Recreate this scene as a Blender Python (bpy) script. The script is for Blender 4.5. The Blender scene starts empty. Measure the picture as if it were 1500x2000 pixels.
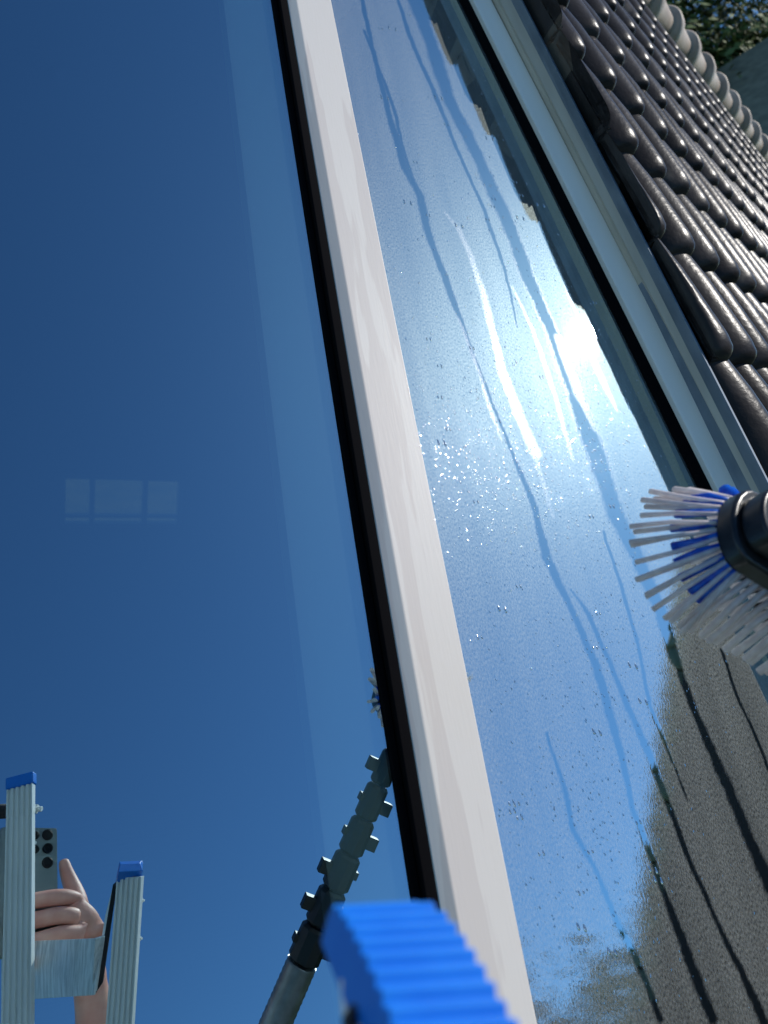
import bpy, bmesh, math, random
import numpy as np
from mathutils import Matrix, Vector
S = bpy.context.scene
C = S.collection
R = math.radians
random.seed(4); rng = np.random.default_rng(4)
TH = R(52.4)                      # pitch of the glazing
EYE = 8.0                         # eye height over the garden
D = 0.6                           # distance from lens to glass
F = 1386.0
# rows: glazing axes (right, up the slope, outward) seen in lens axes
EX = Vector((0.90556008, -0.00806395, -0.42414139))
EY = Vector((-0.15994507, 0.91954144, -0.35897231))
EZ = Vector((0.39291032, 0.39291032, 0.83141023))
RC = Matrix((EX, EY, EZ))         # lens axes -> glazing axes
GL = Matrix.Translation((0, math.sin(TH) * D, EYE - math.cos(TH) * D)) @ Matrix.Rotation(TH, 4, 'X')   # glazing axes -> world
CAM = GL @ Matrix.Translation((0, 0, D)) @ RC.to_4x4()
# ---------------------------------------------------------------- camera
cd = bpy.data.cameras.new('camera'); co = bpy.data.objects.new('camera', cd); C.objects.link(co)
co.matrix_world = CAM
cd.sensor_fit = 'VERTICAL'; cd.sensor_height = 36.0; cd.lens = F / 2000 * 36
cd.clip_start = 0.002; cd.clip_end = 3000
cd.dof.use_dof = True; cd.dof.focus_distance = 0.86; cd.dof.aperture_fstop = 6.8
S.camera = co
# ---------------------------------------------------------------- light
SUNL = Vector((0.64060223, 0.50788205, 0.57592066))
sunw = (GL.to_3x3() @ SUNL).normalized()
elev = math.asin(sunw.z); az = math.atan2(sunw.x, sunw.y)
W = bpy.data.worlds.new('World'); S.world = W; W.use_nodes = True
nt = W.node_tree; bg = nt.nodes['Background']
sky = nt.nodes.new('ShaderNodeTexSky'); sky.sky_type = 'NISHITA'; sky.sun_disc = False
sky.sun_elevation = elev; sky.sun_rotation = az; sky.altitude = 300; sky.air_density = 1.0; sky.dust_density = 0.4; sky.ozone_density = 3.0
gm = nt.nodes.new('ShaderNodeGamma'); gm.inputs[1].default_value = 1.4; nt.links.new(sky.outputs[0], gm.inputs[0])
mx = nt.nodes.new('ShaderNodeMix'); mx.data_type = 'RGBA'; mx.blend_type = 'MULTIPLY'; mx.inputs[0].default_value = 1; mx.inputs[7].default_value = (.76, 1.0, 1.0, 1)
nt.links.new(gm.outputs[0], mx.inputs[6]); nt.links.new(mx.outputs[2], bg.inputs[0]); bg.inputs[1].default_value = 0.070
sl = bpy.data.lights.new('sun', 'SUN'); sl.energy = 4.2; sl.angle = R(0.53); sl.color = (1, .95, .88)
so = bpy.data.objects.new('sun', sl); C.objects.link(so); so.rotation_euler = sunw.to_track_quat('Z', 'Y').to_euler(); so.location = sunw * 60
S.view_settings.view_transform = 'Standard'; S.view_settings.look = 'None'; S.view_settings.exposure = 0.0; S.view_settings.gamma = 1
S.render.engine = 'CYCLES'
S.cycles.max_bounces = 10; S.cycles.glossy_bounces = 5; S.cycles.transparent_max_bounces = 16; S.cycles.diffuse_bounces = 3

# ---------------------------------------------------------------- helpers
def mat(name, col=(.5, .5, .5), rough=.5, metal=0., spec=.5):
    m = bpy.data.materials.new(name); m.use_nodes = True
    b = m.node_tree.nodes['Principled BSDF']
    b.inputs['Base Color'].default_value = (*col, 1); b.inputs['Roughness'].default_value = rough
    b.inputs['Metallic'].default_value = metal; b.inputs['Specular IOR Level'].default_value = spec
    return m
def N(m, t, **kw):
    n = m.node_tree.nodes.new(t)
    for k, v in kw.items():
        if k in n.inputs: n.inputs[k].default_value = v
        else: setattr(n, k, v)
    return n
def LK(m, a, b): m.node_tree.links.new(a, b)
def coords(m, scale=(1, 1, 1), rot=(0, 0, 0)):
    t = N(m, 'ShaderNodeTexCoord'); p = N(m, 'ShaderNodeMapping'); p.inputs['Scale'].default_value = scale; p.inputs['Rotation'].default_value = rot
    LK(m, t.outputs['Object'], p.inputs[0]); return p.outputs[0]
def ramp(m, fac, stops):
    r = N(m, 'ShaderNodeValToRGB'); e = r.color_ramp.elements
    while len(e) < len(stops): e.new(.5)
    for i, (p, c) in enumerate(stops):
        e[i].position = p; e[i].color = (*c, 1) if len(c) == 3 else c
    LK(m, fac, r.inputs[0]); return r.outputs[0]
def noisy(name, c1, c2, scale, rough=.6, metal=0., stretch=(1, 1, 1), bump=0., bscale=None, lo=.35, hi=.65, spec=.5, detail=6, c3=None):
    m = mat(name, c1, rough, metal, spec); b = m.node_tree.nodes['Principled BSDF']
    v = coords(m, stretch); n = N(m, 'ShaderNodeTexNoise', Scale=scale, Detail=detail); LK(m, v, n.inputs['Vector'])
    st = [(lo, c1), (hi, c2)] + ([(min(1, hi + .12), c3)] if c3 else [])
    LK(m, ramp(m, n.outputs[0], st), b.inputs['Base Color'])
    if bump:
        n2 = N(m, 'ShaderNodeTexNoise', Scale=bscale or scale * 3, Detail=5); LK(m, v, n2.inputs['Vector'])
        bp = N(m, 'ShaderNodeBump', Strength=bump, Distance=.002); LK(m, n2.outputs[0], bp.inputs['Height']); LK(m, bp.outputs[0], b.inputs['Normal'])
    return m

def tag(o, label=None, cat=None, group=None, kind=None):
    if label: o['label'] = label
    if cat: o['category'] = cat
    if group: o['group'] = group
    if kind: o['kind'] = kind
    return o
def root(name, base, frame, label, cat, group=None, kind=None):
    o = bpy.data.objects.new(name, None); C.objects.link(o); o.empty_display_size = .05
    o.matrix_world = frame @ Matrix.Translation(base); o['_m'] = 0; del o['_m']
    MW[o.name] = frame @ Matrix.Translation(base)
    return tag(o, label, cat, group, kind)
MW = {}
class MB:
    def __init__(s): s.v = []; s.f = []; s.smooth = []
    def add(s, vs, fs, sm=False):
        k = len(s.v); s.v += [tuple(p) for p in vs]; s.f += [tuple(i + k for i in f) for f in fs]; s.smooth += [sm] * len(fs); return s
    def box(s, lo, hi, M=None):
        x0, y0, z0 = lo; x1, y1, z1 = hi
        vs = [Vector(p) for p in ((x0,y0,z0),(x1,y0,z0),(x1,y1,z0),(x0,y1,z0),(x0,y0,z1),(x1,y0,z1),(x1,y1,z1),(x0,y1,z1))]
        if M is not None: vs = [M @ p for p in vs]
        return s.add(vs, [(0,3,2,1),(4,5,6,7),(0,1,5,4),(1,2,6,5),(2,3,7,6),(3,0,4,7)])
    def prism(s, prof, a, b, place):      # prof: 2D points; place(u, v, t) -> 3D
        n = len(prof); vs = [place(u, v, a) for u, v in prof] + [place(u, v, b) for u, v in prof]
        fs = [(i, (i+1) % n, n+(i+1) % n, n+i) for i in range(n)] + [tuple(range(n))[::-1], tuple(range(n, 2*n))]
        return s.add(vs, fs)
    def tube(s, pts, rad, seg=8, sm=True, cap=True, flat=1.0):
        pts = [Vector(p) for p in pts]; rad = rad if hasattr(rad, '__len__') else [rad] * len(pts)
        vs = []; ref = None
        for i, p in enumerate(pts):
            t = (pts[min(i+1, len(pts)-1)] - pts[max(i-1, 0)]).normalized()
            if ref is None: ref = t.orthogonal().normalized()
            ref = (ref - t * ref.dot(t)).normalized(); q = t.cross(ref)
            for k in range(seg):
                a = 2 * math.pi * k / seg; vs.append(p + (ref * math.cos(a) + q * math.sin(a) * flat) * rad[i])
        fs = [(i*seg+k, i*seg+(k+1) % seg, (i+1)*seg+(k+1) % seg, (i+1)*seg+k) for i in range(len(pts)-1) for k in range(seg)]
        s.add(vs, fs, sm)
        if cap: 
            k = len(s.v) - len(vs)
            s.f += [tuple(k + j for j in range(seg))[::-1], tuple(k + (len(pts)-1)*seg + j for j in range(seg))]; s.smooth += [False, False]
        return s
    def build(s, name, material, parent=None, frame=None, bevel=0., subd=0, autos=False):
        me = bpy.data.meshes.new(name)
        frame = frame or Matrix.Identity(4)
        inv = (MW[parent.name].inverted() if parent is not None and parent.name in MW else Matrix.Identity(4)) @ frame
        me.from_pydata([tuple(inv @ Vector(p)) for p in s.v], [], s.f); me.materials.append(material)
        me.polygons.foreach_set('use_smooth', [True] * len(s.f) if autos else s.smooth)
        bm = bmesh.new(); bm.from_mesh(me); bmesh.ops.recalc_face_normals(bm, faces=bm.faces); bm.to_mesh(me); bm.free()
        o = bpy.data.objects.new(name, me); C.objects.link(o)
        if parent is not None:
            o.parent = parent; MW[o.name] = MW[parent.name]
        if bevel:
            b = o.modifiers.new('bevel', 'BEVEL'); b.width = bevel; b.segments = 3; b.limit_method = 'ANGLE'; b.angle_limit = R(18)
            w = o.modifiers.new('wn', 'WEIGHTED_NORMAL'); me.polygons.foreach_set('use_smooth', [True] * len(me.polygons))
        if subd:
            d = o.modifiers.new('sub', 'SUBSURF'); d.levels = subd; d.render_levels = subd
        return o
def at(u, v, z=0.):               # the point at height z over the glass that the lens sees at (u, v)
    r = RC @ Vector((u - 750, 1000 - v, -F)); t = (z - D) / r.z
    return Vector((r.x * t, r.y * t, z))
def mir(u, v, dep):               # the real point whose mirror image in the glass appears at (u, v), image depth dep
    c = Vector((u - 750, 1000 - v, -F)) * (dep / F); w = RC @ c + Vector((0, 0, D))
    return Vector((w.x, w.y, -w.z))
GI = Matrix.Identity(4)

# ---------------------------------------------------------------- materials
M_white = noisy('white_coated_frame', (.62, .57, .53), (.685, .645, .60), 9, .42, 0, (4, .32, 4), .05, 90, .495, .52, .4, 3)
b = M_white.node_tree.nodes['Principled BSDF']; b.inputs['Coat Weight'].default_value = .25
M_white2 = noisy('white_side_profile', (.90, .86, .80), (.93, .89, .84), 9, .45, 0, (4, .32, 4), .05, 90)
M_rubber = mat('black_rubber', (.004, .004, .005), .8, 0, .03)
M_dark = mat('dark_recess', (.012, .013, .018), .6)
M_beige = noisy('beige_profile', (.46, .42, .35), (.56, .52, .44), 12, .45, 0, (3, .4, 3))
M_zinc = noisy('weathered_zinc', (.13, .17, .22), (.22, .27, .33), 22, .6, .15, (1, .5, 1), .1, 60)
M_alu = noisy('worn_aluminium', (.84, .85, .83), (.93, .93, .90), 30, .42, .1, (2, .3, 1), .15, 200)
M_alup = noisy('scratched_aluminium_plate', (.56, .57, .58), (.88, .89, .90), 55, .4, .3, (5, .5, 5), .2, 160)
M_bluecap = noisy('blue_plastic', (.002, .17, .72), (.006, .22, .80), 40, .42)
M_tile = noisy('dark_glazed_clay_tile', (.026, .0225, .0215), (.050, .044, .042), 9, .31, 0, (1, 1, 1), .3, 120, .35, .66, .10, c3=(.16, .14, .115))
M_ridge = noisy('ridge_tile_clay', (.34, .27, .21), (.52, .44, .36), 8, .55, 0, (1, 1, 1), .3, 60)
M_skin = mat('skin', (.55, .29, .21), .5); b = M_skin.node_tree.nodes['Principled BSDF']
b.inputs['Subsurface Weight'].default_value = .12; b.inputs['Subsurface Radius'].default_value = (.01, .004, .002); b.inputs['Subsurface Scale'].default_value = .5
v = coords(M_skin); n = N(M_skin, 'ShaderNodeTexNoise', Scale=45, Detail=4); LK(M_skin, v, n.inputs['Vector'])
n_b = N(M_skin, 'ShaderNodeTexNoise', Scale=260, Detail=4); LK(M_skin, v, n_b.inputs['Vector']); b_p = N(M_skin, 'ShaderNodeBump', Strength=.35, Distance=.0008); LK(M_skin, n_b.outputs[0], b_p.inputs['Height']); LK(M_skin, b_p.outputs[0], b.inputs['Normal'])
LK(M_skin, ramp(M_skin, n.outputs[0], [(.35, (.86, .45, .35)), (.65, (.74, .33, .26))]), b.inputs['Base Color'])
M_phone = mat('grey_phone_back', (.20, .235, .24), .35, .6)
M_lens = mat('black_lens_glass', (.004, .004, .006), .3, 0, .25)
M_ring = mat('lens_ring', (.06, .06, .065), .25, .8)
M_carbon = noisy('grooved_pole_metal', (.20, .21, .21), (.34, .35, .35), 40, .4, .6)
M_clamp = mat('black_clamp_plastic', (.012, .012, .013), .4)
M_head = noisy('black_brush_block', (.006, .007, .009), (.02, .021, .024), 90, .3)

def nylon(name, c1, c2):
    m = bpy.data.materials.new(name); m.use_nodes = True; m.node_tree.nodes.clear()
    o_ = N(m, 'ShaderNodeOutputMaterial'); v = coords(m); n_ = N(m, 'ShaderNodeTexNoise', Scale=150); LK(m, v, n_.inputs['Vector']); c_ = ramp(m, n_.outputs[0], [(.35, c1), (.65, c2)])
    d_ = N(m, 'ShaderNodeBsdfDiffuse'); t_ = N(m, 'ShaderNodeBsdfTranslucent'); g_ = N(m, 'ShaderNodeBsdfGlossy', Roughness=.3)
    for q_ in (d_, t_): LK(m, c_, q_.inputs[0])
    a_ = N(m, 'ShaderNodeMixShader'); a_.inputs[0].default_value = .45; LK(m, d_.outputs[0], a_.inputs[1]); LK(m, t_.outputs[0], a_.inputs[2])
    b_ = N(m, 'ShaderNodeMixShader'); b_.inputs[0].default_value = .05; LK(m, a_.outputs[0], b_.inputs[1]); LK(m, g_.outputs[0], b_.inputs[2]); LK(m, b_.outputs[0], o_.inputs[0]); return m
M_bw = nylon('grey_white_bristle', (.80, .73, .74), (.92, .87, .87)); M_bb = nylon('blue_bristle', (.005, .08, .62), (.02, .22, .85))
def mirror_glass(name, fac, tint, rough=0.0, trc=(.55, .68, .70)):
    m = bpy.data.materials.new(name); m.use_nodes = True; t = m.node_tree; t.nodes.clear()
    out = N(m, 'ShaderNodeOutputMaterial'); mix = N(m, 'ShaderNodeMixShader')
    fr = N(m, 'ShaderNodeFresnel', IOR=1.5); mr = N(m, 'ShaderNodeMapRange'); LK(m, fr.outputs[0], mr.inputs[0])
    mr.inputs[1].default_value = .04; mr.inputs[2].default_value = .6; mr.inputs[3].default_value = fac; mr.inputs[4].default_value = .92
    tr = N(m, 'ShaderNodeBsdfTransparent'); tr.inputs[0].default_value = (*trc, 1)
    gl = N(m, 'ShaderNodeBsdfGlossy', Roughness=rough); gl.inputs['Color'].default_value = (*tint, 1)
    LK(m, mr.outputs[0], mix.inputs[0]); LK(m, tr.outputs[0], mix.inputs[1]); LK(m, gl.outputs[0], mix.inputs[2]); LK(m, mix.outputs[0], out.inputs[0])
    return m, mix, gl, out, mr
M_glass = mirror_glass('clean_coated_glass', .61, (.70, .92, 1.0))[0]

# wet glass: same glass, a film of spray on it (attribute 'film': red = spray, green = thick running water, blue = edge)
M_wet, mixw, glw, outw, mrw = mirror_glass('wet_coated_glass', .72, (.74, .96, 1.0), .003)
vc = N(M_wet, 'ShaderNodeVertexColor', layer_name='film'); sp = N(M_wet, 'ShaderNodeSeparateColor'); LK(M_wet, vc.outputs[0], sp.inputs[0])
tc = coords(M_wet)
wv = N(M_wet, 'ShaderNodeMapping'); wv.inputs['Rotation'].default_value = (0, 0, R(-8)); wv.inputs['Scale'].default_value = (1, .45, 1); LK(M_wet, tc, wv.inputs[0])
n1 = N(M_wet, 'ShaderNodeTexNoise', Scale=520, Detail=2); LK(M_wet, wv.outputs[0], n1.inputs['Vector'])
wv2 = N(M_wet, 'ShaderNodeMapping'); wv2.inputs['Rotation'].default_value = (0, 0, R(-8)); wv2.inputs['Scale'].default_value = (1, .09, 1); LK(M_wet, tc, wv2.inputs[0])
n2 = N(M_wet, 'ShaderNodeTexNoise', Scale=38, Detail=5); LK(M_wet, wv2.outputs[0], n2.inputs['Vector'])
mu = N(M_wet, 'ShaderNodeMath', operation='MULTIPLY'); LK(M_wet, n1.outputs[0], mu.inputs[0]); LK(M_wet, sp.outputs[0], mu.inputs[1])
bp = N(M_wet, 'ShaderNodeBump', Strength=1.0, Distance=.000022); LK(M_wet, mu.outputs[0], bp.inputs['Height']); LK(M_wet, bp.outputs[0], glw.inputs['Normal'])
# spray: rough forward gloss + a little white scatter
g2 = N(M_wet, 'ShaderNodeBsdfGlossy', Roughness=.09); g2.inputs['Color'].default_value = (.9, .95, 1, 1); LK(M_wet, bp.outputs[0], g2.inputs['Normal'])
g3 = N(M_wet, 'ShaderNodeBsdfGlossy', Roughness=.42); g3.inputs['Color'].default_value = (.8, 1, 1, 1)
df = N(M_wet, 'ShaderNodeBsdfDiffuse'); df.inputs[0].default_value = (.84, .83, .74, 1)
def lin(x, a, b2):
    q = N(M_wet, 'ShaderNodeMath', operation='MULTIPLY_ADD'); LK(M_wet, x, q.inputs[0]); q.inputs[1].default_value = a; q.inputs[2].default_value = b2; return q.outputs[0]
def mulv(a, b2):
    q = N(M_wet, 'ShaderNodeMath', operation='MULTIPLY'); LK(M_wet, a, q.inputs[0]); LK(M_wet, b2, q.inputs[1]); return q.outputs[0]
n9 = N(M_wet, 'ShaderNodeTexNoise', Scale=700, Detail=3); LK(M_wet, wv.outputs[0], n9.inputs['Vector'])
nf = mulv(mulv(sp.outputs[0], lin(n2.outputs[0], .9, .55)), lin(n9.outputs[0], 3.4, -.7))
x1 = N(M_wet, 'ShaderNodeMixShader'); LK(M_wet, lin(nf, .0018, .0), x1.inputs[0]); LK(M_wet, mixw.outputs[0], x1.inputs[1]); LK(M_wet, g2.outputs[0], x1.inputs[2])
x2 = N(M_wet, 'ShaderNodeMixShader'); LK(M_wet, lin(nf, .040, .0), x2.inputs[0]); LK(M_wet, x1.outputs[0], x2.inputs[1]); LK(M_wet, g3.outputs[0], x2.inputs[2])
x3 = N(M_wet, 'ShaderNodeMixShader'); LK(M_wet, lin(nf, .10, .0), x3.inputs[0]); LK(M_wet, x2.outputs[0], x3.inputs[1]); LK(M_wet, df.outputs[0], x3.inputs[2])
g4 = N(M_wet, 'ShaderNodeBsdfGlossy', Roughness=.30); g4.inputs['Color'].default_value = (1, 1, 1, 1)
x4 = N(M_wet, 'ShaderNodeMixShader'); LK(M_wet, mulv(sp.outputs[1], lin(n9.outputs[0], .28, -.07)), x4.inputs[0]); LK(M_wet, x3.outputs[0], x4.inputs[1]); LK(M_wet, g4.outputs[0], x4.inputs[2])
LK(M_wet, x4.outputs[0], outw.inputs[0])
M_drop = mirror_glass('water_drop', .75, (1, 1, 1), .075, (1, 1, 1))[0]

# ---------------------------------------------------------------- the glazing
Y0, Y1 = -.52, 1.75
def xr(y, off=0.): return .782 - .179 * (y - .418) + off        # inner edge of the right frame
ld = root('clean_window_pane', (-.15, .5, 0), GL, 'large clean dry window pane reflecting deep blue sky, left of the white bar', 'window')
MB().add([(-.56, Y0, 0), (.274, Y0, 0), (.274, Y1, 0), (-.56, Y1, 0)], [(0, 1, 2, 3)]).build('glass', M_glass, ld, GL)
g = MB(); 
for x0, x1, z1 in ((.270, .2775, .004), (.2775, .289, .0115)):
    g.box((x0, Y0, -.012 - z1), (x1, Y1, z1))
g.build('rubber_gasket', M_rubber, ld, GL, bevel=.0015)
MB().box((-.60, Y0 - .04, -.03), (-.56, Y1 + .04, .02)).box((-.56, Y0 - .04, -.03), (.27, Y0, .02)).box((-.56, Y1, -.03), (.27, Y1 + .04, .02)).build('outer_frame', M_white, ld, GL, bevel=.002)
br = root('white_glazing_bar', (.32, .5, 0), GL, 'long white water-stained bar dividing the clean pane from the wet pane', 'window bar')
prof = [(.2885, -.03), (.2885, .0118), (.2995, .0185), (.3525, .0200), (.3525, -.03)]
MB().prism(prof, Y0 - .03, Y1 + .03, lambda u, v, t: (u, t, v)).build('bar_profile', M_white, br, GL, bevel=.0012)
MB().box((.2890, Y0, -.03), (.3515, Y1, -.09)).build('inner_bar', M_white, br, GL)

wp = root('wet_window_pane', (.55, .5, 0), GL, 'wet window pane with water streaks and a bright sun reflection, right of the white bar', 'window')
nx, ny = 300, 760
xs = np.linspace(0, 1, nx); ysl = np.linspace(Y0, Y1, ny); YY, SS = np.meshgrid(ysl, xs, indexing='ij')
XX = .350 + SS * (.782 - .179 * (YY - .418) + .004 - .350)
P3 = np.stack([XX, YY, np.zeros_like(XX)], -1).reshape(-1, 3)
idx = np.arange(nx * ny).reshape(ny, nx)
quads = np.stack([idx[:-1, :-1], idx[:-1, 1:], idx[1:, 1:], idx[1:, :-1]], -1).reshape(-1, 4)
film = np.ones(nx * ny); thick = np.zeros(nx * ny)
rim = np.zeros(nx * ny)
def wob(t, s): return np.sin(t * 31 + s) * .5 + np.sin(t * 83 + 2 * s) * .3 + np.sin(t * 190 + 3 * s) * .2
def streak(pts, wpx, kind, seed=0, edge=.25):
    q = np.array([at(u, v)[:2] for u, v in pts]); ws = np.array(wpx if hasattr(wpx, '__len__') else [wpx] * len(pts), float)
    dmin = np.full(nx * ny, 9.); wl = np.zeros(nx * ny); px = P3[:, 0] + .0014 * wob(P3[:, 1] * 1.0, seed); py = P3[:, 1]
    mpp = .00062
    for k in range(len(q) - 1):
        a, b_ = q[k], q[k+1]; ab = b_ - a; t = np.clip(((px - a[0]) * ab[0] + (py - a[1]) * ab[1]) / (ab @ ab), 0, 1)
        dd = np.hypot(px - a[0] - t * ab[0], py - a[1] - t * ab[1]); m = dd < dmin
        dmin[m] = dd[m]; wl[m] = (ws[k] + (ws[k+1] - ws[k]) * t[m])
    half = np.maximum(wl * mpp * .5 * (1 + .13 * wob(py * 1.6, seed + 5)), .0002)
    k = np.clip((half * (1 + edge) - dmin) / (half * 2 * edge), 0, 1); k = k * k * (3 - 2 * k)
    return k
for sd, (pts, wd) in enumerate([
    ([(700, -40), (735, 130), (790, 330), (822, 385), (835, 450), (880, 575), (905, 640), (985, 850), (1045, 990), (1068, 1090), (1110, 1180), (1165, 1300), (1205, 1440), (1235, 1580), (1290, 1720), (1330, 1830), (1390, 1990)], [12, 12, 20, 20, 20, 18, 12, 8, 16, 22, 14, 18, 18, 10, 12, 18, 20]),
    ([(712, 60), (770, 215), (790, 300), (818, 390)], [8, 10, 10, 10]),
    ([(795, -40), (840, 80), (880, 200), (930, 300), (990, 430), (1030, 540), (1080, 650), (1125, 780), (1170, 900), (1200, 1000), (1240, 1080), (1290, 1190), (1320, 1290)], [48, 44, 40, 40, 44, 40, 34, 44, 56, 44, 38, 34, 26]),
    ([(1315, 1270), (1360, 1400), (1420, 1535), (1500, 1720), (1560, 1850)], [14, 20, 24, 30, 34]),
    ([(770, -20), (808, 90), (860, 210), (905, 320), (945, 410), (985, 520), (1010, 640)], [10, 14, 14, 10, 12, 10, 4]),
    ([(1115, 1150), (1150, 1200), (1200, 1320), (1240, 1410), (1280, 1500), (1330, 1640), (1350, 1690), (1395, 1790), (1450, 1900), (1500, 2010)], [4, 10, 12, 14, 16, 12, 10, 10, 14, 18]),
    ([(1065, 1430), (1100, 1530), (1120, 1620), (1160, 1690), (1200, 1790), (1240, 1870), (1290, 1990)], [4, 8, 10, 8, 10, 12, 12]),
    ([(1410, 1270), (1440, 1360), (1480, 1450), (1540, 1600)], [8, 8, 8, 8]),
    ([(1180, 1040), (1215, 1150), (1250, 1280), (1270, 1380), (1300, 1450), (1340, 1560)], [8, 9, 9, 8, 6, 4]),
    ]):
    k_ = streak(pts, wd, 0, sd * 1.7, .35); k_ = np.clip(k_ + (rng.random(nx * ny) - .5) * 1.3 * np.sqrt(np.clip(k_ * (1 - k_), 0, 1)), 0, 1); film *= 1 - .97 * k_; rim = np.maximum(rim, 4 * k_ * (1 - k_))
for sd, (pts, wd, amp) in enumerate([
    ([(868, 415), (895, 445), (920, 500), (940, 560), (962, 650), (980, 720), (1010, 800), (1045, 885)], [6, 12, 14, 16, 16, 20, 20, 26], 1.),
    ([(1040, 880), (1062, 950), (1080, 1010)], [10, 10, 8], .45),
    ([(895, 620), (925, 700), (955, 790), (980, 860)], [5, 7, 9, 4], .5),
    ([(1000, 560), (1040, 640), (1070, 730), (1100, 830), (1120, 900)], [6, 8, 10, 10, 6], .5),
    ([(1090, 660), (1130, 770), (1160, 840)], [18, 22, 8], .45),
    ([(1150, 680), (1185, 760), (1205, 800)], [16, 14, 6], .7),
    ([(1095, 520), (1115, 590), (1130, 620)], [6, 8, 6], .35)]):
    thick = np.maximum(thick, amp * streak(pts, wd, 1, 20 + sd, .5) * np.clip(.55 + .9 * rng.random(nx * ny), 0, 1))
thick = np.maximum(thick, rim * .28 * np.clip(.3 + 1.2 * rng.random(nx * ny), 0, 1))
me = bpy.data.meshes.new('glass'); base = np.array([.55, .5, 0])
me.vertices.add(nx * ny); me.vertices.foreach_set('co', (P3 - base).astype('f4').ravel())
me.loops.add(len(quads) * 4); me.loops.foreach_set('vertex_index', quads.astype('i4').ravel())
me.polygons.add(len(quads)); me.polygons.foreach_set('loop_start', np.arange(0, len(quads) * 4, 4, dtype='i4')); me.polygons.foreach_set('loop_total', np.full(len(quads), 4, dtype='i4'))
me.update(); ca = me.color_attributes.new('film', 'FLOAT_COLOR', 'POINT')
ca.data.foreach_set('color', np.stack([film, thick, np.zeros_like(film), np.ones_like(film)], -1).astype('f4').ravel())
me.materials.append(M_wet); og = bpy.data.objects.new('glass', me); C.objects.link(og); og.parent = wp

YA, YB_ = Y0 - .04, Y1 + .04
def edge(u0, u1, h, y):           # a straight edge parallel to the frame, at height h, met at y
    a, b_ = at(u0, 0, h), at(u1, 800, h); t = (y - a.y) / (b_.y - a.y); return (a.x + (b_.x - a.x) * t, y, h)
def member(corners, zb=-.03):     # corners: (u at v=0, u at v=800, height), left to right; closed down to zb
    mb = MB(); rows = []
    for y in (YA, YB_):
        r_ = [edge(*c_, y) for c_ in corners]; rows.append([(r_[0][0], y, zb)] + r_ + [(r_[-1][0], y, zb)])
    n_ = len(rows[0]); mb.add(rows[0] + rows[1], [(k, (k+1) % n_, n_ + (k+1) % n_, n_ + k) for k in range(n_)] + [tuple(range(n_))[::-1], tuple(range(n_, 2*n_))]); return mb
rf = root('right_window_frame', (.74, .5, 0), GL, 'white and beige side frame along the right edge of the wet pane', 'window frame')
member([(898, 1290, .002), (902, 1297, .005), (916, 1314, .006)]).build('rubber_gasket', M_rubber, rf, GL, bevel=.0008)
member([(918, 1316, .0075), (924, 1324, .014), (960, 1372, .027)]).build('white_profile', M_white2, rf, GL, bevel=.0012)
member([(961, 1373, .024), (971, 1382, .028)]).build('groove', M_dark, rf, GL)
member([(972, 1383, .035), (975, 1386, .040), (1001, 1404, .051)]).build('beige_profile', M_beige, rf, GL, bevel=.001)
MB().box((.3526, Y0 - .04, -.03), (.85, Y0, .0)).box((.3526, Y1, -.03), (.50, Y1 + .04, .0)).build('end_profile', M_white, rf, GL, bevel=.002)
zf = root('zinc_flashing', (.80, .5, 0), GL, 'blue grey zinc flashing strip between the window frame and the dark tiled roof', 'flashing')
member([(1002, 1405, .052), (1010, 1417, .062), (1018, 1427, .070), (1021, 1431, .068)], -.05).build('flashing_strip', M_zinc, zf, GL, bevel=.0008)
member([(1004, 1407, -.052), (1014, 1424, -.054)], -.75).build('upstand', M_dark, zf, GL)

# ---------------------------------------------------------------- drops on the wet pane
dm = MB(); cnt = 0
def drop(x, y, a, b_, h, ang):
    ca_, sa = math.cos(ang), math.sin(ang); vs = []; 
    for k in range(10):
        t = 2 * math.pi * k / 10; u = a * math.cos(t); w_ = b_ * math.sin(t) * (1 + .35 * math.sin(t)); vs.append((x + u * ca_ - w_ * sa, y + u * sa + w_ * ca_, .0002))
    for k in range(10):
        t = 2 * math.pi * k / 10; u = .62 * a * math.cos(t); w_ = .62 * b_ * math.sin(t); vs.append((x + u * ca_ - w_ * sa, y + u * sa + w_ * ca_, .0002 + h * .72))
    vs.append((x, y, .0002 + h))
    dm.add(vs, [(k, (k+1) % 10, 10+(k+1) % 10, 10+k) for k in range(10)] + [(10+k, 10+(k+1) % 10, 20) for k in range(10)], True)
def scatter(n, u0, v0, su, sv, smin, smax):
    for _ in range(n):
        p = at(random.gauss(u0, su), random.gauss(v0, sv))
        if p.x < .362 or p.x > xr(p.y, -.026) or p.y < Y0 or p.y > Y1: continue
        s_ = random.uniform(smin, smax) ** 1.0; drop(p.x, p.y, s_, s_ * random.uniform(1.2, 2.6), s_ * random.uniform(.14, .34), R(10) + random.gauss(0, .25))
scatter(1100, 990, 870, 130, 120, .0002, .0006)
scatter(160, 930, 900, 110, 60, .0005, .0009)
scatter(900, 1080, 800, 120, 170, .0002, .0007)
scatter(900, 1180, 1500, 120, 330, .0002, .0008)
scatter(350, 900, 400, 160, 260, .0003, .0010)
for (u, v) in [(857, 865), (790, 395), (975, 1190), (1160, 1430), (1130, 1812), (1190, 1860), (1250, 1370), (1280, 1720), (1010, 425), (950, 270), (1050, 400), (890, 440), (760, 55), (745, 190), (850, 190), (1230, 1300), (1270, 1700)]:
    for k in (0, 1):
        p = at(u + 13 * k, v + 3 * k); drop(p.x, p.y, .0014, .0036, .0009, R(8))
for k in range(60):
    u = random.uniform(700, 1250); v = random.uniform(20, 1900); p = at(u, v)
    if .365 < p.x < xr(p.y, -.03):
        for q in range(2): drop(p.x + q * .005, p.y, .0010, random.uniform(.0015, .003), .0006, R(8))
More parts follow.
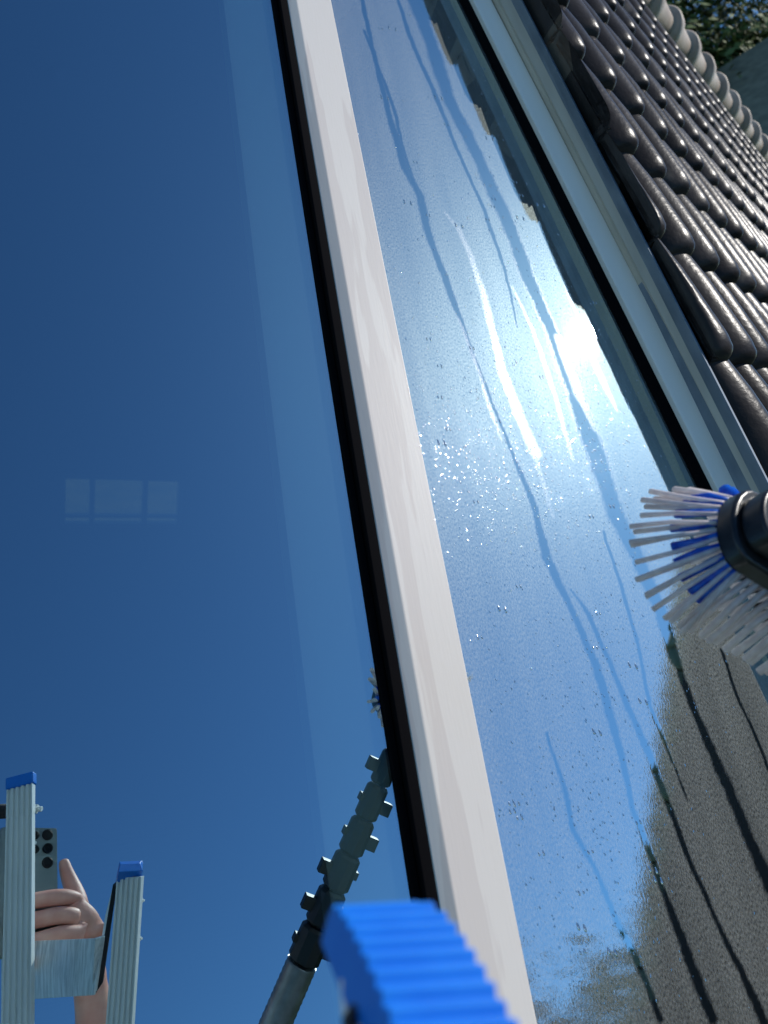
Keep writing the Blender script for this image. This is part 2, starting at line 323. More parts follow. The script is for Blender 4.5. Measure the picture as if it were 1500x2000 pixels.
wd = dm.build('water_droplets', M_drop, None, GL); tag(wd, 'fine water droplets scattered over the wet window pane', 'water', None, 'stuff')

# ---------------------------------------------------------------- the room under the glass
M_room = noisy('room_wall', (.09, .10, .12), (.13, .14, .16), 2, .8)
M_floor = noisy('room_floor', (.06, .05, .045), (.10, .085, .07), 6, .5, 0, (1, 8, 1))
rz = EYE - 2.7
def wl(y, z=-.06): 
    p = GL @ Vector((0, y, z)); return p.y, p.z
yb_, zb_ = wl(Y0 - .05); yt_, zt_ = wl(Y1 + .05)
X0, X1, YB = -2.6, .84, 3.8
rm = MB()
side = [(yb_, rz), (yb_, zb_), (yt_, zt_), (YB, zt_), (YB, rz)]
rm.add([(X0, y, z) for y, z in side] + [(X1, y, z) for y, z in side], [(0,1,2,3,4), (9,8,7,6,5), (0,5,6,1), (2,7,8,3)])
wx0, wx1, wz0, wz1 = .05, .62, EYE - 1.03, EYE - .80
rm.add([(X0, YB, rz), (wx0, YB, rz), (wx0, YB, zt_), (X0, YB, zt_), (wx1, YB, rz), (X1, YB, rz), (X1, YB, zt_), (wx1, YB, zt_), (wx0, YB, wz0), (wx1, YB, wz0), (wx0, YB, wz1), (wx1, YB, wz1)],
       [(0,1,2,3), (4,5,6,7), (1,4,9,8), (10,11,7,2)])
o = rm.build('room_walls', M_room); tag(o, kind='structure')
o = MB().box((X0, yb_, rz - .02), (X1, YB, rz + .003)).build('room_floor', M_floor); tag(o, kind='structure')
iw = root('interior_window', (.33, YB, EYE - .9), GI, 'small pale window of the room, faint behind the clean blue glass', 'window')
fr_ = MB()
for x in (wx0, .185, .44, wx1): fr_.box((x - .012, YB - .04, wz0), (x + .012, YB + .02, wz1))
fr_.box((wx0, YB - .04, wz0 - .02), (wx1, YB + .02, wz0)).box((wx0, YB - .04, wz1), (wx1, YB + .02, wz1 + .02)).box((wx0, YB - .035, wz0 + .03), (wx1, YB + .015, wz0 + .042))
tp = bpy.data.materials.new('tinted_pane'); tp.use_nodes = True; tp.node_tree.nodes.clear(); o1 = N(tp, 'ShaderNodeOutputMaterial'); o2 = N(tp, 'ShaderNodeBsdfTransparent'); o2.inputs[0].default_value = (.50, .46, .42, 1); LK(tp, o2.outputs[0], o1.inputs[0])
MB().add([(wx0, YB + .01, wz0), (wx1, YB + .01, wz0), (wx1, YB + .01, wz1), (wx0, YB + .01, wz1)], [(0, 1, 2, 3)]).build('pane', tp, iw)
fr_.build('window_frame', mat('inner_frame_grey', (.2, .2, .2), .5), iw)
# white lining of the opening, showing as the paler strip
lin_ = MB().box((.203, Y0, -.030), (.2695, Y1, -.006)).build('reveal_board', noisy('pale_reveal', (.74, .84, .78), (.78, .88, .82), 3, .7), ld, GL)
# roof skin round the panes
sk = MB()
xo = 1.0
def sl_(x0, y0, x1, y1, za=-.032, zb=-.058): sk.box((x0, y0, zb), (x1, y1, za))
sl_(-2.6, Y0 - 1.2, -.60, Y1 + .6); sl_(-.5995, Y1 + .041, .84, Y1 + .6); sl_(-.5995, Y0 - 1.2, .84, Y0 - .041)
o = sk.build('standing_seam_roof', M_zinc, None, GL); tag(o, 'blue grey zinc roof skin framing the big sloping window', 'roof')

# ---------------------------------------------------------------- the tiled roof beside it
TS = .575
TO = Vector((1.37454246, 1.86014705, -0.9391212)) * TS + Vector((0, 0, D))
ti = Vector((.89432, .27270, -.35471)); tj = Vector((.24309, -.96949, -.03157)); tj = (tj - ti * ti.dot(tj)).normalized(); tn = ti.cross(-tj).normalized()
if tn.z < 0: tn = -tn
TW, TL = .2488 * TS, .34 * TS
TF = GL @ Matrix.Translation(TO) @ Matrix((ti, tj, tn)).transposed().to_4x4()
bt = M_tile.node_tree.nodes['Principled BSDF']; src = bt.inputs['Base Color'].links[0].from_socket   # paler colour mixed into the pans under each nose
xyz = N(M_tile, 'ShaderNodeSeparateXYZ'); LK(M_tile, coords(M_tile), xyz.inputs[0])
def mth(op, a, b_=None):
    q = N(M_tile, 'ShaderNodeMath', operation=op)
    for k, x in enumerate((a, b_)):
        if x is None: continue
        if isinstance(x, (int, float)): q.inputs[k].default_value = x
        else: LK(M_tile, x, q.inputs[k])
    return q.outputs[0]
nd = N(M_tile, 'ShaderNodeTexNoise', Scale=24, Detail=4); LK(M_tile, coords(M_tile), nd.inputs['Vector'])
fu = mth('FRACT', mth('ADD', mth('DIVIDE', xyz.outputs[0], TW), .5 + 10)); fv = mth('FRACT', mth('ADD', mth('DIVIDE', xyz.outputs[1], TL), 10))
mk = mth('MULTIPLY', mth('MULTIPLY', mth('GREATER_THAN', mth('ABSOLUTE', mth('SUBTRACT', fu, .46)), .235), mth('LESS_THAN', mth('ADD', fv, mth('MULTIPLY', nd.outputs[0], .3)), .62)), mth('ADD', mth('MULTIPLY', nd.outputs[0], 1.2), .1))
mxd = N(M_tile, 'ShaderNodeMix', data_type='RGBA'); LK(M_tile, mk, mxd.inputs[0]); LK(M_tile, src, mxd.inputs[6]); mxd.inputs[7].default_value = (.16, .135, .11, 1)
cmb = N(M_tile, 'ShaderNodeCombineXYZ'); LK(M_tile, mth('FLOOR', mth('ADD', mth('DIVIDE', xyz.outputs[0], TW), 10.5)), cmb.inputs[0]); LK(M_tile, mth('FLOOR', mth('ADD', mth('DIVIDE', xyz.outputs[1], TL), 10)), cmb.inputs[1])
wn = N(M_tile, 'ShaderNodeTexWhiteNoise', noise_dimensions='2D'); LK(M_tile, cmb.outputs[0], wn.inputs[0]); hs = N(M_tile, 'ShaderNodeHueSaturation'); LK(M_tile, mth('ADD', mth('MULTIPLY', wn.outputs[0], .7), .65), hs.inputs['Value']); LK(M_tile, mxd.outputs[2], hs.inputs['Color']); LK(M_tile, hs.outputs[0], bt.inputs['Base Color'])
tr = root('tiled_roof', (0, 0, 0), TF, 'dark brown pantile roof with rounded rolls beyond the zinc flashing', 'roof')
H = .066 * TS
def ra(u): return abs((u - .50) / (.31 if u < .5 else .20))
def roll(u):                      # across one tile, 0..1 ; roll crest at u = .5, steep on its far side
    a = ra(u)
    if a < 1: return H * ((1 - a ** 1.9) ** .85 if u < .5 else (1 - a ** 2.4) ** .6)
    return 0.
us = [0, .10, .19, .20, .22, .26, .32, .38, .43, .47, .5, .54, .58, .62, .65, .675, .69, .76, .88, 1.0]
vs_ = [0, .3, .6, .82, .86, .89, .92, .945, .965, .985, .996, 1.0]
tv = []; tf = []
I0, I1, J0, J1 = -1, 44, -6, 15
for j in range(J0, J1 + 1):
    for i in range(I0, I1 + 1):
        if j > 4 and i > 26: continue
        k0 = len(tv); jx = random.gauss(0, .0015); jz = random.gauss(0, .0009); jy = random.gauss(0, .003)
        ox = (i - .50) * TW + jx; oy = (j - 1) * TL + jy
        for v in vs_:
            for u in us:
                z = roll(u) * (.90 + .10 * min(1, v / .3)); a = ra(u)
                end = 1.0 if v < .86 else math.sqrt(max(0, 1 - ((v - .86) / .14) ** 2.4))
                yy = v * TL
                if a < 1:
                    z = z * (.12 + .88 * end) if v > .82 else z
                    w_ = u - .50; uu = .50 + w_ * (1 if v < .86 else (.84 + .16 * math.sqrt(max(0, 1 - ((v - .86) / .14) ** 2))))
                    yy = v * TL + (.012 if v > .9 else 0) * (1 - a)
                else:
                    uu = u; yy = min(v * TL, TL * .965)
                tv.append((ox + uu * TW, oy + yy, z - H + jz + .016 * v - .014))
        nu = len(us)
        for a_ in range(len(vs_) - 1):
            for b_ in range(nu - 1): q = k0 + a_ * nu + b_; tf.append((q, q + 1, q + nu + 1, q + nu))
        k1 = len(tv); L = (len(vs_) - 1) * nu          # front lip
        for b_ in range(nu): tv.append(tv[k0 + L + b_])
        for b_ in range(nu): p = tv[k0 + L + b_]; tv.append((p[0], p[1] - .004, p[2] - .017))
        for b_ in range(nu - 1): tf.append((k1 + b_, k1 + b_ + 1, k1 + nu + b_ + 1, k1 + nu + b_))
Tm = Matrix.Translation(TO) @ Matrix((ti, tj, tn)).transposed().to_4x4(); Ti = Tm.inverted()
for k, p in enumerate(tv):        # cut the first tiles along the flashing
    if p[0] < 1.2 * TW:
        q = Tm @ Vector(p); lim = edge(1021, 1431, .066, q.y)[0] + .004
        if q.x < lim: q.x = lim; tv[k] = tuple(Ti @ q)
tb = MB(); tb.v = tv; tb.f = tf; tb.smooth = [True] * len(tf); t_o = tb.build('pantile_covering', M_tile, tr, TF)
MB().box((-.4 * TW, (J0 - 1) * TL, -.12), (45 * TW, 4.2 * TL, -.062)).box((-.4 * TW, 4.2 * TL, -.12), (27 * TW, 15 * TL, -.062)).build('roof_deck', M_dark, tr, TF)
# back slope of the same roof, then its ridge caps
ry = (J0 - 1) * TL - .03
upT = (TF.to_3x3().inverted() @ Vector((0, 0, 1))).normalized()
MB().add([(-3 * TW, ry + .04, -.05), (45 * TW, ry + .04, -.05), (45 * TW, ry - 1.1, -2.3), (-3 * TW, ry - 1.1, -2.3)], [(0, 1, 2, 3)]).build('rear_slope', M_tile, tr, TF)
for k in range(19):
    x0 = (9 + k * 1.9) * TW; L = 2.02 * TW; rc = MB(); vs = []; A = 14
    for (t, r_) in ((0, .058), (.05, .062), (.78, .072), (.80, .086), (.97, .089), (1.0, .080)):
        for a_ in range(A + 1):
            g_ = math.pi * (a_ / A) * 1.06 - .09
            vs.append((x0 + L * (1 - t), ry + .03 + r_ * math.cos(g_), -.025 + r_ * math.sin(g_) + .010 * t))
    n_ = A + 1; nr = 6
    fs = [(r_ * n_ + a_, r_ * n_ + a_ + 1, (r_ + 1) * n_ + a_ + 1, (r_ + 1) * n_ + a_) for r_ in range(nr - 1) for a_ in range(A)]
    fs.append(tuple((nr - 1) * n_ + a_ for a_ in range(n_)))
    rc.add(vs, fs, True).build('ridge_tile', M_ridge, tr, TF)

# ---------------------------------------------------------------- ladder
la = root('stepladder', mir(31, 2000, .765), GL, 'worn aluminium ladder with grooved rails and blue end caps, mirrored in the clean pane', 'ladder')
def rail(ut, vt, dt, ub, vb, db, L):
    a = mir(ut, vt, dt); b_ = mir(ub, vb, db); ax = (a - b_).normalized()
    e = (mir(ut + 24, vt, dt) - mir(ut - 24, vt, dt)); wd_ = e.length; e = e.normalized(); e = (e - ax * e.dot(ax)).normalized(); nn = ax.cross(e)
    if nn.z > 0: nn = -nn          # nn points to the glass
    M = Matrix((e, ax, nn)).transposed().to_4x4(); M.translation = a
    # section: grooved face to the glass at local z = 0, box behind it
    hw = wd_ / 2; pr = [(-hw, -.010), (-hw, 0)]; ng = 5
    for k in range(ng):
        x = -hw + wd_ * (k + .5) / ng; g_ = wd_ / ng * .5
        pr += [(x - g_ * .55, 0), (x - g_ * .35, -.0030), (x + g_ * .35, -.0030), (x + g_ * .55, 0)]
    pr += [(hw, 0), (hw, -.010)]
    r_ = MB().prism(pr, -L, 0, lambda u, v, t: (u, t, v)).build('rail', M_alu, la, GL @ M)
    return M, hw, r_
M1, hw1, r1 = rail(38, 1530, .945, 31, 2000, .80, 1.9)
M2, hw2, r2 = rail(252, 1714, .832, 232, 2000, .782, 1.78)
for M, hw, r_ in ((M1, hw1, r1),):
    MB().box((-hw - .0015, -.004, -.012), (hw + .0015, .0115, .0015)).build('end_cap', M_bluecap, r_, GL @ M, bevel=.002)
# the near rail's cap: a ribbed wedge running back toward the viewer
cp = MB()                         # the near rail's cap: ribbed top running back toward the viewer
def lc(u, v, z): return Vector(((u - 750) / F * z, (1000 - v) / F * z, -z))
cA, cB = lc(642, 1757, .2115), lc(830, 1748, .2154); cq = Vector((.0177, -.0057, .0435)); cw_ = cB - cA; cs = Vector((-.0030, -.0125, -.0010))
nr = 14; fr = []
for k in range(nr * 4 + 1):
    t = 1.6 * k / (nr * 4); ph_ = k % 4; rnd = max(0, 1 - t / .16)
    p = cA + cq * t - cs * (.16 * math.sin(min(1, t) * math.pi)) + cs * (.35 * rnd ** 2) - cs * (.15 if ph_ in (1, 2) and t > .05 else 0)
    fr.append(p)
nf_ = len(fr); vs = []; fs = []
for k, p in enumerate(fr):
    t = 1.6 * k / (nr * 4); low = cA + cq * (t * .93 + .03) + cs * (1.0 + .15 * t)
    o_ = Vector((0, 0, 0)); l_ = cw_ * .03 * max(0, 1 - t / .1)
    vs += [p + l_, p + cw_ * (1 - .17 * max(0, 1 - t / .34) ** 2), low + cw_, low]
for k in range(nf_ - 1):
    a = 4 * k; fs += [(a, a+1, a+5, a+4), (a+1, a+2, a+6, a+5), (a+2, a+3, a+7, a+6), (a+3, a, a+4, a+7)]
fs += [(0, 3, 2, 1), (4*nf_-4, 4*nf_-3, 4*nf_-2, 4*nf_-1)]
cp.add(vs, fs).build('end_cap', M_bluecap, r2, CAM, bevel=.0006)
# tread, brace and bolts between the rails
def q3(u, v, dep): return mir(u, v, dep)
def slab(pts, th, name, m, par):   # pts: four (u, v, depth) mirror corners; th: thickness away from the glass
    p = [q3(*t) for t in pts]; n_ = (p[1] - p[0]).cross(p[2] - p[0]).normalized()
    if n_.z > 0: n_ = -n_
    vs = p + [q - n_ * th for q in p]
    return MB().add(vs, [(0,1,2,3), (7,6,5,4), (0,4,5,1), (1,5,6,2), (2,6,7,3), (3,7,4,0)]).build(name, m, par, GL, bevel=.0008)
slab([(2, 1841, .93), (200, 1832, .815), (182, 1944, .795), (2, 1955, .91)], .003, 'tread', M_alup, la)
slab([(186, 1834, .803), (206, 1828, .812), (190, 1936, .81), (180, 1942, .80)], .003, 'tread_flange', M_alup, la)
slab([(220, 1728, .835), (228, 1722, .836), (200, 1920, .812), (184, 1944, .81)], .004, 'side_brace', M_dark, la)
slab([(205, 1790, .84), (221, 1727, .842), (204, 1836, .83), (193, 1862, .828)], .002, 'brace_plate', M_alu, la)
for (u, v, dp, w_) in ((66, 1580, .945, 14), (276, 1759, .842, 5), (272, 1833, .838, 5)):
    a = mir(u, v, dp); ax = (mir(u + 10, v, dp) - a).normalized(); s_ = w_ * .0006
    MB().tube([a - ax * .006, a + ax * s_ * .6], .0048 * w_ / 14 + .001, 6, False).tube([a + ax * s_ * .6, a + ax * s_ * 1.3], .0032 * w_ / 14, 8).build('bolt', M_alu, la, GL)
MB().tube([mir(18, 1584, .95), mir(-120, 1590, .95)], .0095, 10).build('cross_tube', M_dark, la, GL)

# ---------------------------------------------------------------- phone in the photographer's hand
LENS = CAM
ph = root('phone', (-.0246, -.0515, .005), LENS, 'grey phone with five round rear lenses held up behind the ladder', 'phone')
def rrect(w, h, r_, n_=5):
    o_ = []
    for cx, cy, a0 in ((w/2-r_, h/2-r_, 0), (-w/2+r_, h/2-r_, 90), (-w/2+r_, -h/2+r_, 180), (w/2-r_, -h/2+r_, 270)):
        for k in range(n_ + 1): a = R(a0 + 90 * k / n_); o_.append((cx + r_ * math.cos(a), cy + r_ * math.sin(a)))
    return o_
pb = rrect(.0779, .1633, .004)
MB().prism(pb, .0042, .0125, lambda u, v, t: (u - .0246, v - .0516, t)).build('phone_body', M_phone, ph, LENS, bevel=.0008)
for (x, y, r_) in ((0, .0195, .0068), (0, 0, .0068), (0, -.0195, .0068), (-.0172, .0185, .0050), (-.0172, -.0012, .0050)):
    c_ = MB()
    if x == 0 and y == 0:     # open ring round the taking lens
        pts = [(math.cos(2*math.pi*k/24), math.sin(2*math.pi*k/24)) for k in range(24)]
        vs = [(r_*a, r_*b_, .0012) for a, b_ in pts] + [(r_*.5*a, r_*.5*b_, .0030) for a, b_ in pts] + [(r_*a, r_*b_, .0042) for a, b_ in pts]
        c_.add(vs, [(k, (k+1) % 24, 24+(k+1) % 24, 24+k) for k in range(24)] + [(k, (k+1) % 24, 48+(k+1) % 24, 48+k) for k in range(24)] + [tuple(range(24, 48))], False)
    else: c_.tube([(x, y, .0042), (x, y, .0020), (x, y, .0018)], [r_, r_, r_ * .9], 28)
    l_ = c_.build('lens', M_lens, ph, LENS)
    if not (x == 0 and y == 0): MB().tube([(x, y, .0045), (x, y, .0024)], [r_ * 1.12] * 2, 28).build('lens_ring', M_ring, l_, LENS)
MB().tube([(-.0172, .0085, .0042), (-.0172, .0085, .0036)], .0024, 16).build('flash', mat('flash_white', (.8, .8, .75), .3), ph, LENS)

# ---------------------------------------------------------------- hand and forearm
pe = root('person', (.07, -.30, .04), LENS, 'bare hand and forearm of the photographer gripping the grey phone', 'person')
def px(u, v, z): return Vector(((u - 97) * .00072, -(v - 1655) * .00072, z))
J = []; E_ = []; RAD = []
def node(p, r_, par=None):
    J.append(tuple(p)); RAD.append(r_); 
    if par is not None: E_.append((par, len(J) - 1))
    return len(J) - 1
el_ = node((.135, -.42, .10), (.042, .040)); wr2 = node((.088, -.26, .045), (.030, .026), el_); wr = node((.066, -.185, .020), (.027, .021), wr2)
pm0 = node((.052, -.140, .006), (.034, .020), wr); pm1 = node((.040, -.108, .002), (.036, .019), pm0); pm2 = node((.034, -.084, -.001), (.028, .016), pm1)
th0 = node((.043, -.070, .006), (.0150, .014), pm2); th1 = node((.037, -.048, .010), (.0118, .011), th0); th2 = node((.030, -.030, .011), (.0098, .0095), th1); th3 = node((.0265, -.017, .010), (.0080, .0075), th2); node((.0255, -.012, .009), (.0058, .005), th3)
for (yk, xk, tip, rr, dy) in ((-.076, .030, -.052, .0120, .002), (-.0985, .033, -.056, .0124, .0), (-.1215, .034, -.054, .0120, -.003), (-.1435, .032, -.045, .0112, -.006)):
    k0 = node((xk, yk, -.013), (rr * 1.12, rr * 1.15), pm1 if yk > -.12 else pm0)
    k1 = node((xk - .016, yk + .001, -.0175), (rr * .98, rr), k0); k2 = node((xk - .034, yk + .002 + dy * .3, -.0135), (rr * .94, rr * .95), k1)
    k3 = node((xk - .052, yk + dy * .6, -.0095), (rr * .92, rr * .9), k2); k4 = node((tip + .012, yk + dy, -.0065), (rr * .86, rr * .82), k3); node((tip, yk + dy * 1.2, -.005), (rr * .6, rr * .55), k4)
me = bpy.data.meshes.new('arm_and_hand'); inv = MW[pe.name].inverted() @ LENS
me.from_pydata([tuple(inv @ Vector(p)) for p in J], E_, []); me.materials.append(M_skin)
ob = bpy.data.objects.new('arm_and_hand', me); C.objects.link(ob); ob.parent = pe
sm = ob.modifiers.new('skin', 'SKIN'); sm.use_smooth_shade = True; sm.branch_smoothing = .6
for k, d_ in enumerate(me.skin_vertices[0].data): d_.radius = RAD[k]; d_.use_root = (k == 0)
ss = ob.modifiers.new('sub', 'SUBSURF'); ss.levels = 2; ss.render_levels = 2
MB().add([tuple(px(133, 1686, .001)), tuple(px(141, 1690, .002)), tuple(px(142, 1702, .002)), tuple(px(134, 1704, .0005))], [(0,1,2,3)])

# ---------------------------------------------------------------- brush on its pole
bd = Vector((.85, -.52, 0)).normalized(); bw = Vector((.52, .85, 0)).normalized()
E0 = at(1447, 1040, .294)
BM = Matrix((bd, bw, Vector((0, 0, 1)))).transposed().to_4x4(); BM.translation = E0; BF = GL @ BM
bs = root('washing_brush', (.12, 0, 0), BF, 'black brush with blue and grey white bristles on a clamp pole above the wet pane', 'brush')
hb = MB(); prof = []
def block(w, z0, z1, L, n_=10):
    o_ = [(w / 2 * math.cos(R(90 + 180 * k / n_)) * .62, w / 2 * math.sin(R(90 + 180 * k / n_))) for k in range(n_ + 1)] + [(L, -w / 2), (L, w / 2)]
    return MB().prism(o_, z0, z1, lambda u, v, t: (u, v, t))
block(.060, -.004, .012, .095).build('brush_block', M_head, bs, BF, bevel=.003)
block(.044, .0122, .030, .09).build('top_housing', M_head, bs, BF, bevel=.004)
MB().box((.012, -.017, .0302), (.020, .017, .034)).box((.03, .018, .0302), (.08, .022, .033)).build('housing_rib', mat('silver_clip', (.5, .5, .52), .25, .9), bs, BF, bevel=.001)
def tuft(mb, p0, p1, r_, seg=6):
    bend = Vector((random.gauss(0, .001), random.gauss(0, .001), 0)); m_ = (Vector(p0) + Vector(p1)) / 2 + bend
    mb.tube([p0, m_, p1], [r_ * .85, r_, r_ * 1.15], seg, True, True, .75)
wb = MB(); bb = MB()
for k in range(15):               # the rounded end
    a = R(84 + 192 * k / 14) + random.gauss(0, .02); x0 = .029 * math.cos(a) * .6; y0 = .029 * math.sin(a)
    for q in range(2 if k % 3 else 1):
        s_ = 1.0 + .22 * q + random.gauss(0, .04)
        tuft(wb, (x0, y0, -.003), (x0 + math.cos(a) * .026 * s_, y0 + math.sin(a) * .026 * s_, -.053 + .003 * q + random.gauss(0, .0015)), .0025)
for k in range(11):
    a = R(88 + 184 * k / 10) + random.gauss(0, .03); x0 = .027 * math.cos(a) * .6; y0 = .028 * math.sin(a)
    tuft(bb, (x0, y0, -.003), (x0 + math.cos(a) * .0135, y0 + math.sin(a) * .0135, -.0305 + random.gauss(0, .0012)), .0036, 8)
for k in range(11):               # the long sides and the middle rows
    x0 = .006 + k * .0078
    for sgn in (-1, 1):
        tuft(wb, (x0 + random.gauss(0, .0006), sgn * .027, -.003), (x0 + random.gauss(0, .001), sgn * .052 + random.gauss(0, .0015), -.052 + random.gauss(0, .001)), .0033, 8)
    for y0 in (-.014, 0, .014):
        tuft(wb, (x0, y0, -.003), (x0 + random.gauss(0, .0012), y0 * 1.7, -.050), .0024)
    tuft(bb, (x0, .022, -.003), (x0 + random.gauss(0, .001), .036, -.028), .0026, 8)
for k in range(5):                # a fat clump of blue at the upper side
    x0 = .004 + k * .005; tuft(bb, (x0, .024, -.001), (x0 - .003, .050 + random.gauss(0, .001), -.020), .0042, 8)
wb.build('white_bristles', M_bw, bs, BF); bb.build('blue_bristles', M_bb, bs, BF)
pa = mir(765, 1465, 0); 
def mh(u, v, h): p = at(u, v, -h); return Vector((p.x, p.y, h))
A_ = mh(768, 1468, .315); B_ = mh(590, 1880, .41); dr = (B_ - A_).normalized(); SL = (B_ - A_).length
nk = E0 + bd * .06 + Vector((0, 0, .03))
MB().tube([nk, nk + Vector((0, 0, .02)), A_ - dr * .035, A_ + dr * .012], [.010, .012, .011, .010], 12).build('gooseneck', M_clamp, bs, GL)
side_ = dr.cross(Vector((0, 0, 1))).normalized(); up_ = side_.cross(dr)
ns = 6; seg = SL / ns
for k in range(ns):
    a = A_ + dr * seg * k; r_ = .0140 + .0013 * k; pc = MB()
    pc.tube([a, a + dr * .004, a + dr * seg * .90, a + dr * seg * .97], [r_ * .8, r_, r_ * 1.04, r_ * .85], 10, False)
    MB_ = pc.build('clamp', M_clamp, bs, GL, bevel=.0008)
    sg = (1, -1, -1, 1, 1, -1)[k]; M_ = Matrix((side_, dr, up_)).transposed().to_4x4(); M_.translation = a + dr * seg * .35
    for g_, ext, ln, nm in ((sg, .013, .36, 'lever'), (-sg, .004, .22, 'lug')):
        x0, x1 = sorted((g_ * r_ * .8, g_ * (r_ + ext)))
        MB().box((x0, 0, -.006), (x1, seg * ln, .006), M_).build(nm, M_clamp, MB_, GL, bevel=.001)
pt = MB(); pp = []; rr = []
for k in range(200): 
    pp.append(B_ + dr * k * .004); rr.append(.0195 if k % 2 else .0202)
pt.tube(pp, rr, 20, True).build('pole_tube', M_carbon, bs, GL)

# ---------------------------------------------------------------- surroundings
M_grass = noisy('grass', (.035, .065, .018), (.07, .10, .03), .6, .9)
o = MB().add([(-900, -900, 0), (900, -900, 0), (900, 900, 0), (-900, 900, 0)], [(0, 1, 2, 3)]).build('ground', M_grass); tag(o, kind='structure')
# the house the glazing belongs to
M_wall = noisy('brick_wall', (.25, .13, .09), (.33, .18, .12), 8, .85)
o = MB().box((-2.7, yb_ - .02, 0), (4.5, 7, rz - .05)).build('brick_house', M_wall); tag(o, 'brick house that carries the sloping window and the tiled roof', 'house')
# neighbouring roof, seen mirrored in the wet pane
EY2 = GL @ Vector((0, 0, -D))     # the eye's mirror image in the glass
def pol(az_, dist, el_d): a = R(az_); return Vector((dist * math.sin(a), dist * math.cos(a), EYE + dist * math.tan(R(el_d))))
def polm(az_, dist, el_d): return pol(az_, dist, el_d) - Vector((0, 0, EYE)) + EY2
A1 = polm(117, 6.5, 33.0); B1 = polm(144.5, 6.0, 11.5); C1 = polm(104, 9.0, -2)
e1 = (B1 - A1).normalized(); n1_ = e1.cross(C1 - A1).normalized(); 
if n1_.z < 0: n1_ = -n1_
e2 = n1_.cross(e1); 
if e2.dot(C1 - A1) < 0: e2 = -e2
NF = Matrix((e1, e2, n1_)).transposed().to_4x4(); NF.translation = A1
nb = root('neighbour_roof', (0, 0, 0), NF, 'brown moss-grown tiled roof of the neighbouring house, mirrored in the wet pane', 'roof')
M_ntile = noisy('mossy_brown_tile', (.17, .165, .105), (.26, .25, .16), 3, .8, 0, (1, 1, 1), .4, 30, .3, .6, c3=(.17, .19, .09))
LN = (B1 - A1).length + 1.2; nt_ = MB(); tw = .2; tl = .34
vv = []; ff = []
nuu = int((LN + 1.2) / tw) * 6; nvv = 14
for r_ in range(nvv):
    for s_ in (0, 1):
        for k in range(nuu + 1):
            x = -1.2 + k * tw / 6; z = .03 * abs(math.cos(math.pi * x / tw)) + (0 if s_ == 0 else .03)
            vv.append((x, (nvv - 1 - (nvv - 1 - r_) + s_) * tl + .02 * abs(math.cos(math.pi * x / tw)) * s_, z))
for r_ in range(nvv * 2 - 1):
    for k in range(nuu): q = r_ * (nuu + 1) + k; ff.append((q, q + 1, q + nuu + 2, q + nuu + 1))
nt_.add(vv, ff, True).build('pantile_covering', M_ntile, nb, NF)
for k in range(int((LN + 1.2) / .24)):
    x = -1.2 + k * .24; MB().tube([(x, -.01, .02), (x + .02, -.01, .035), (x + .2, -.01, .045), (x + .235, -.01, .05)], [.07, .11, .13, .14], 10).build('verge_tile', M_ntile, nb, NF)
MB().box((-1.15, .02, -.25), (LN - .1, nvv * tl - .1, -.02)).build('roof_deck', M_dark, nb, NF)

def make_crown(c, rx, rz_, n_, leaf, conifer=False):
    mb = MB(); cl = []
    for _ in range(46):
        a = random.uniform(0, 2 * math.pi); h = random.uniform(-1, 1); r_ = math.sqrt(max(0, 1 - h * h)) * random.uniform(.35, 1)
        if conifer: r_ = (1 - (h + 1) / 2) * random.uniform(.5, 1.05)
        cl.append((Vector((r_ * math.cos(a) * rx, r_ * math.sin(a) * rx, h * rz_)), random.uniform(.14, .30) * rx))
    vs = []; fs = []
    for _ in range(n_):
        p, s_ = random.choice(cl); q = c + p + Vector((random.gauss(0, 1), random.gauss(0, 1), random.gauss(0, .8))) * s_
        a = Vector((random.gauss(0, 1), random.gauss(0, 1), random.gauss(0, 1))).normalized(); b_ = a.orthogonal().normalized(); l_ = leaf * random.uniform(.6, 1.3)
        k = len(vs); vs += [q - a * l_, q + b_ * l_ * .45, q + a * l_, q - b_ * l_ * .45]; fs.append((k, k+1, k+2, k+3))
    return mb.add(vs, fs)
M_bark = noisy('bark', (.05, .04, .03), (.09, .07, .05), 6, .9)
def leafm(name, c1, c2): 
    m = noisy(name, c1, c2, .8, .6); return m
M_l1 = leafm('leaf_dark', (.03, .05, .018), (.07, .10, .032)); M_l2 = leafm('leaf_fresh', (.07, .12, .025), (.15, .19, .05))
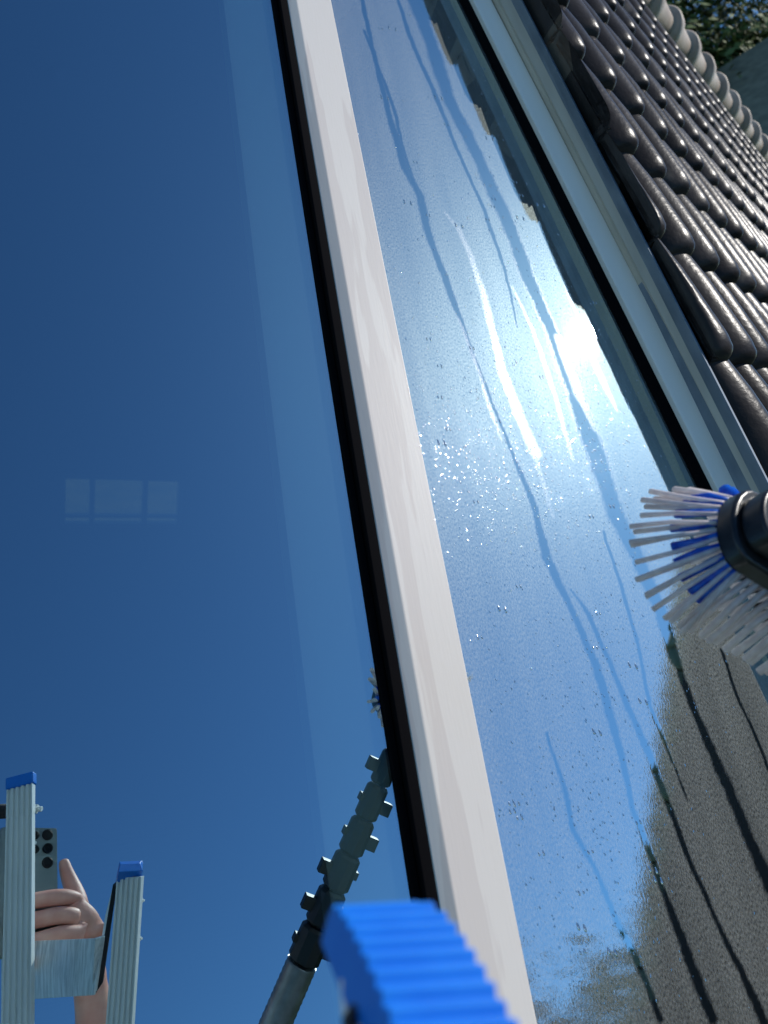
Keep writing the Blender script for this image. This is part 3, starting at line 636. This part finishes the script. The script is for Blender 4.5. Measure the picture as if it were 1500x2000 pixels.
def tree(az_, dist, top_el, rad, m, label, con=False, n_=5200, leaf=.13, low=None, group=None):
    a = R(az_); x, y = dist * math.sin(a), dist * math.cos(a); top = EYE + dist * math.tan(R(top_el)); 
    t = root('conifer_tree' if con else 'leafy_tree', (x, y, 0), GI, label, 'tree', group)
    rzv = min(top * .42, rad * 2.2) if con else min(top * .40, rad * 1.15)
    cz = top - rzv * .96
    MB().tube([(x, y, 0), (x + .1, y, cz * .5), (x, y + .1, cz + rzv * .6)], [.05 * rad + .12, .04 * rad + .08, .03], 10).tube([(x, y, cz * .7), (x + rad * .5, y + .3, cz)], [.1, .03], 6).tube([(x, y, cz * .75), (x - rad * .5, y - .3, cz + .3)], [.1, .03], 6).build('trunk', M_bark, t)
    make_crown(Vector((x, y, cz)), rad, rzv, n_, leaf, con).build('crown', m, t)
tree(33, 19, 29, 3.4, M_l1, 'dark conifer beyond the ridge, left of the gap of sky', True, 50000, .12)
tree(41.5, 17, 27, 2.6, M_l2, 'sunlit green leafy tree beyond the ridge tiles, below the gap of sky', False, 60000, .10)
tree(47, 24, 21, 3.2, M_l1, 'dark leafy tree low at the far right, beside the grey far roof', False, 22000, .11)
tree(54, 19, 24, 3.0, M_l1, 'tall conifer outside the right edge of view', True, 6000, .16)
for k, (a_, d_, e_, r_) in enumerate(((150, 13, 17.5, 1.7), (140, 12, 13.5, 1.6), (131, 12, 14.5, 1.7), (122, 11, 12, 1.6))):
    tree(a_, d_, e_, r_, M_l2 if k % 2 else M_l1, ['feathery tree by the lower end of the mirrored roof edge', 'fresh green tree mirrored at the bottom right of the wet pane', 'dark tree mirrored low at the right edge of the wet pane', 'fresh green tree mirrored below the brush at the right edge'][k], False, 5000, .09)
# far grey roof in the top right corner
fa, fb, fc, fd = pol(43.5, 15, 19.0), pol(58, 12.5, 27.0), pol(60, 11, 2), pol(36, 14, 2)
fh = root('far_house', (fa.x, fa.y, 0), GI, 'blurred grey tiled roof of a farther house in the top right corner', 'house')
M_far = noisy('far_grey_tile', (.15, .15, .13), (.22, .215, .185), 5, .8, 0, (1, 1, 2.5), .5, 20)
MB().add([fa, fb, fc, fd, fa + Vector((2, 3, -2)), fb + Vector((2, 3, -2)), Vector((fc.x, fc.y, fc.z)) + Vector((3, 5, 0)), fd + Vector((3, 5, 0))], [(0,1,2,3), (4,5,6,7), (0,4,5,1), (1,5,6,2), (0,3,7,4)]).build('roof', M_far, fh)
MB().add([(fc.x, fc.y, 0), (fd.x, fd.y, 0), (fd.x + 3, fd.y + 5, 0), (fc.x + 3, fc.y + 5, 0), fc - Vector((0,0,.02)), fd - Vector((0,0,.02)), fd + Vector((3, 5, -.02)), fc + Vector((3, 5, -.02))], [(0,1,5,4), (1,2,6,5), (2,3,7,6), (3,0,4,7)]).build('wall', M_wall, fh)
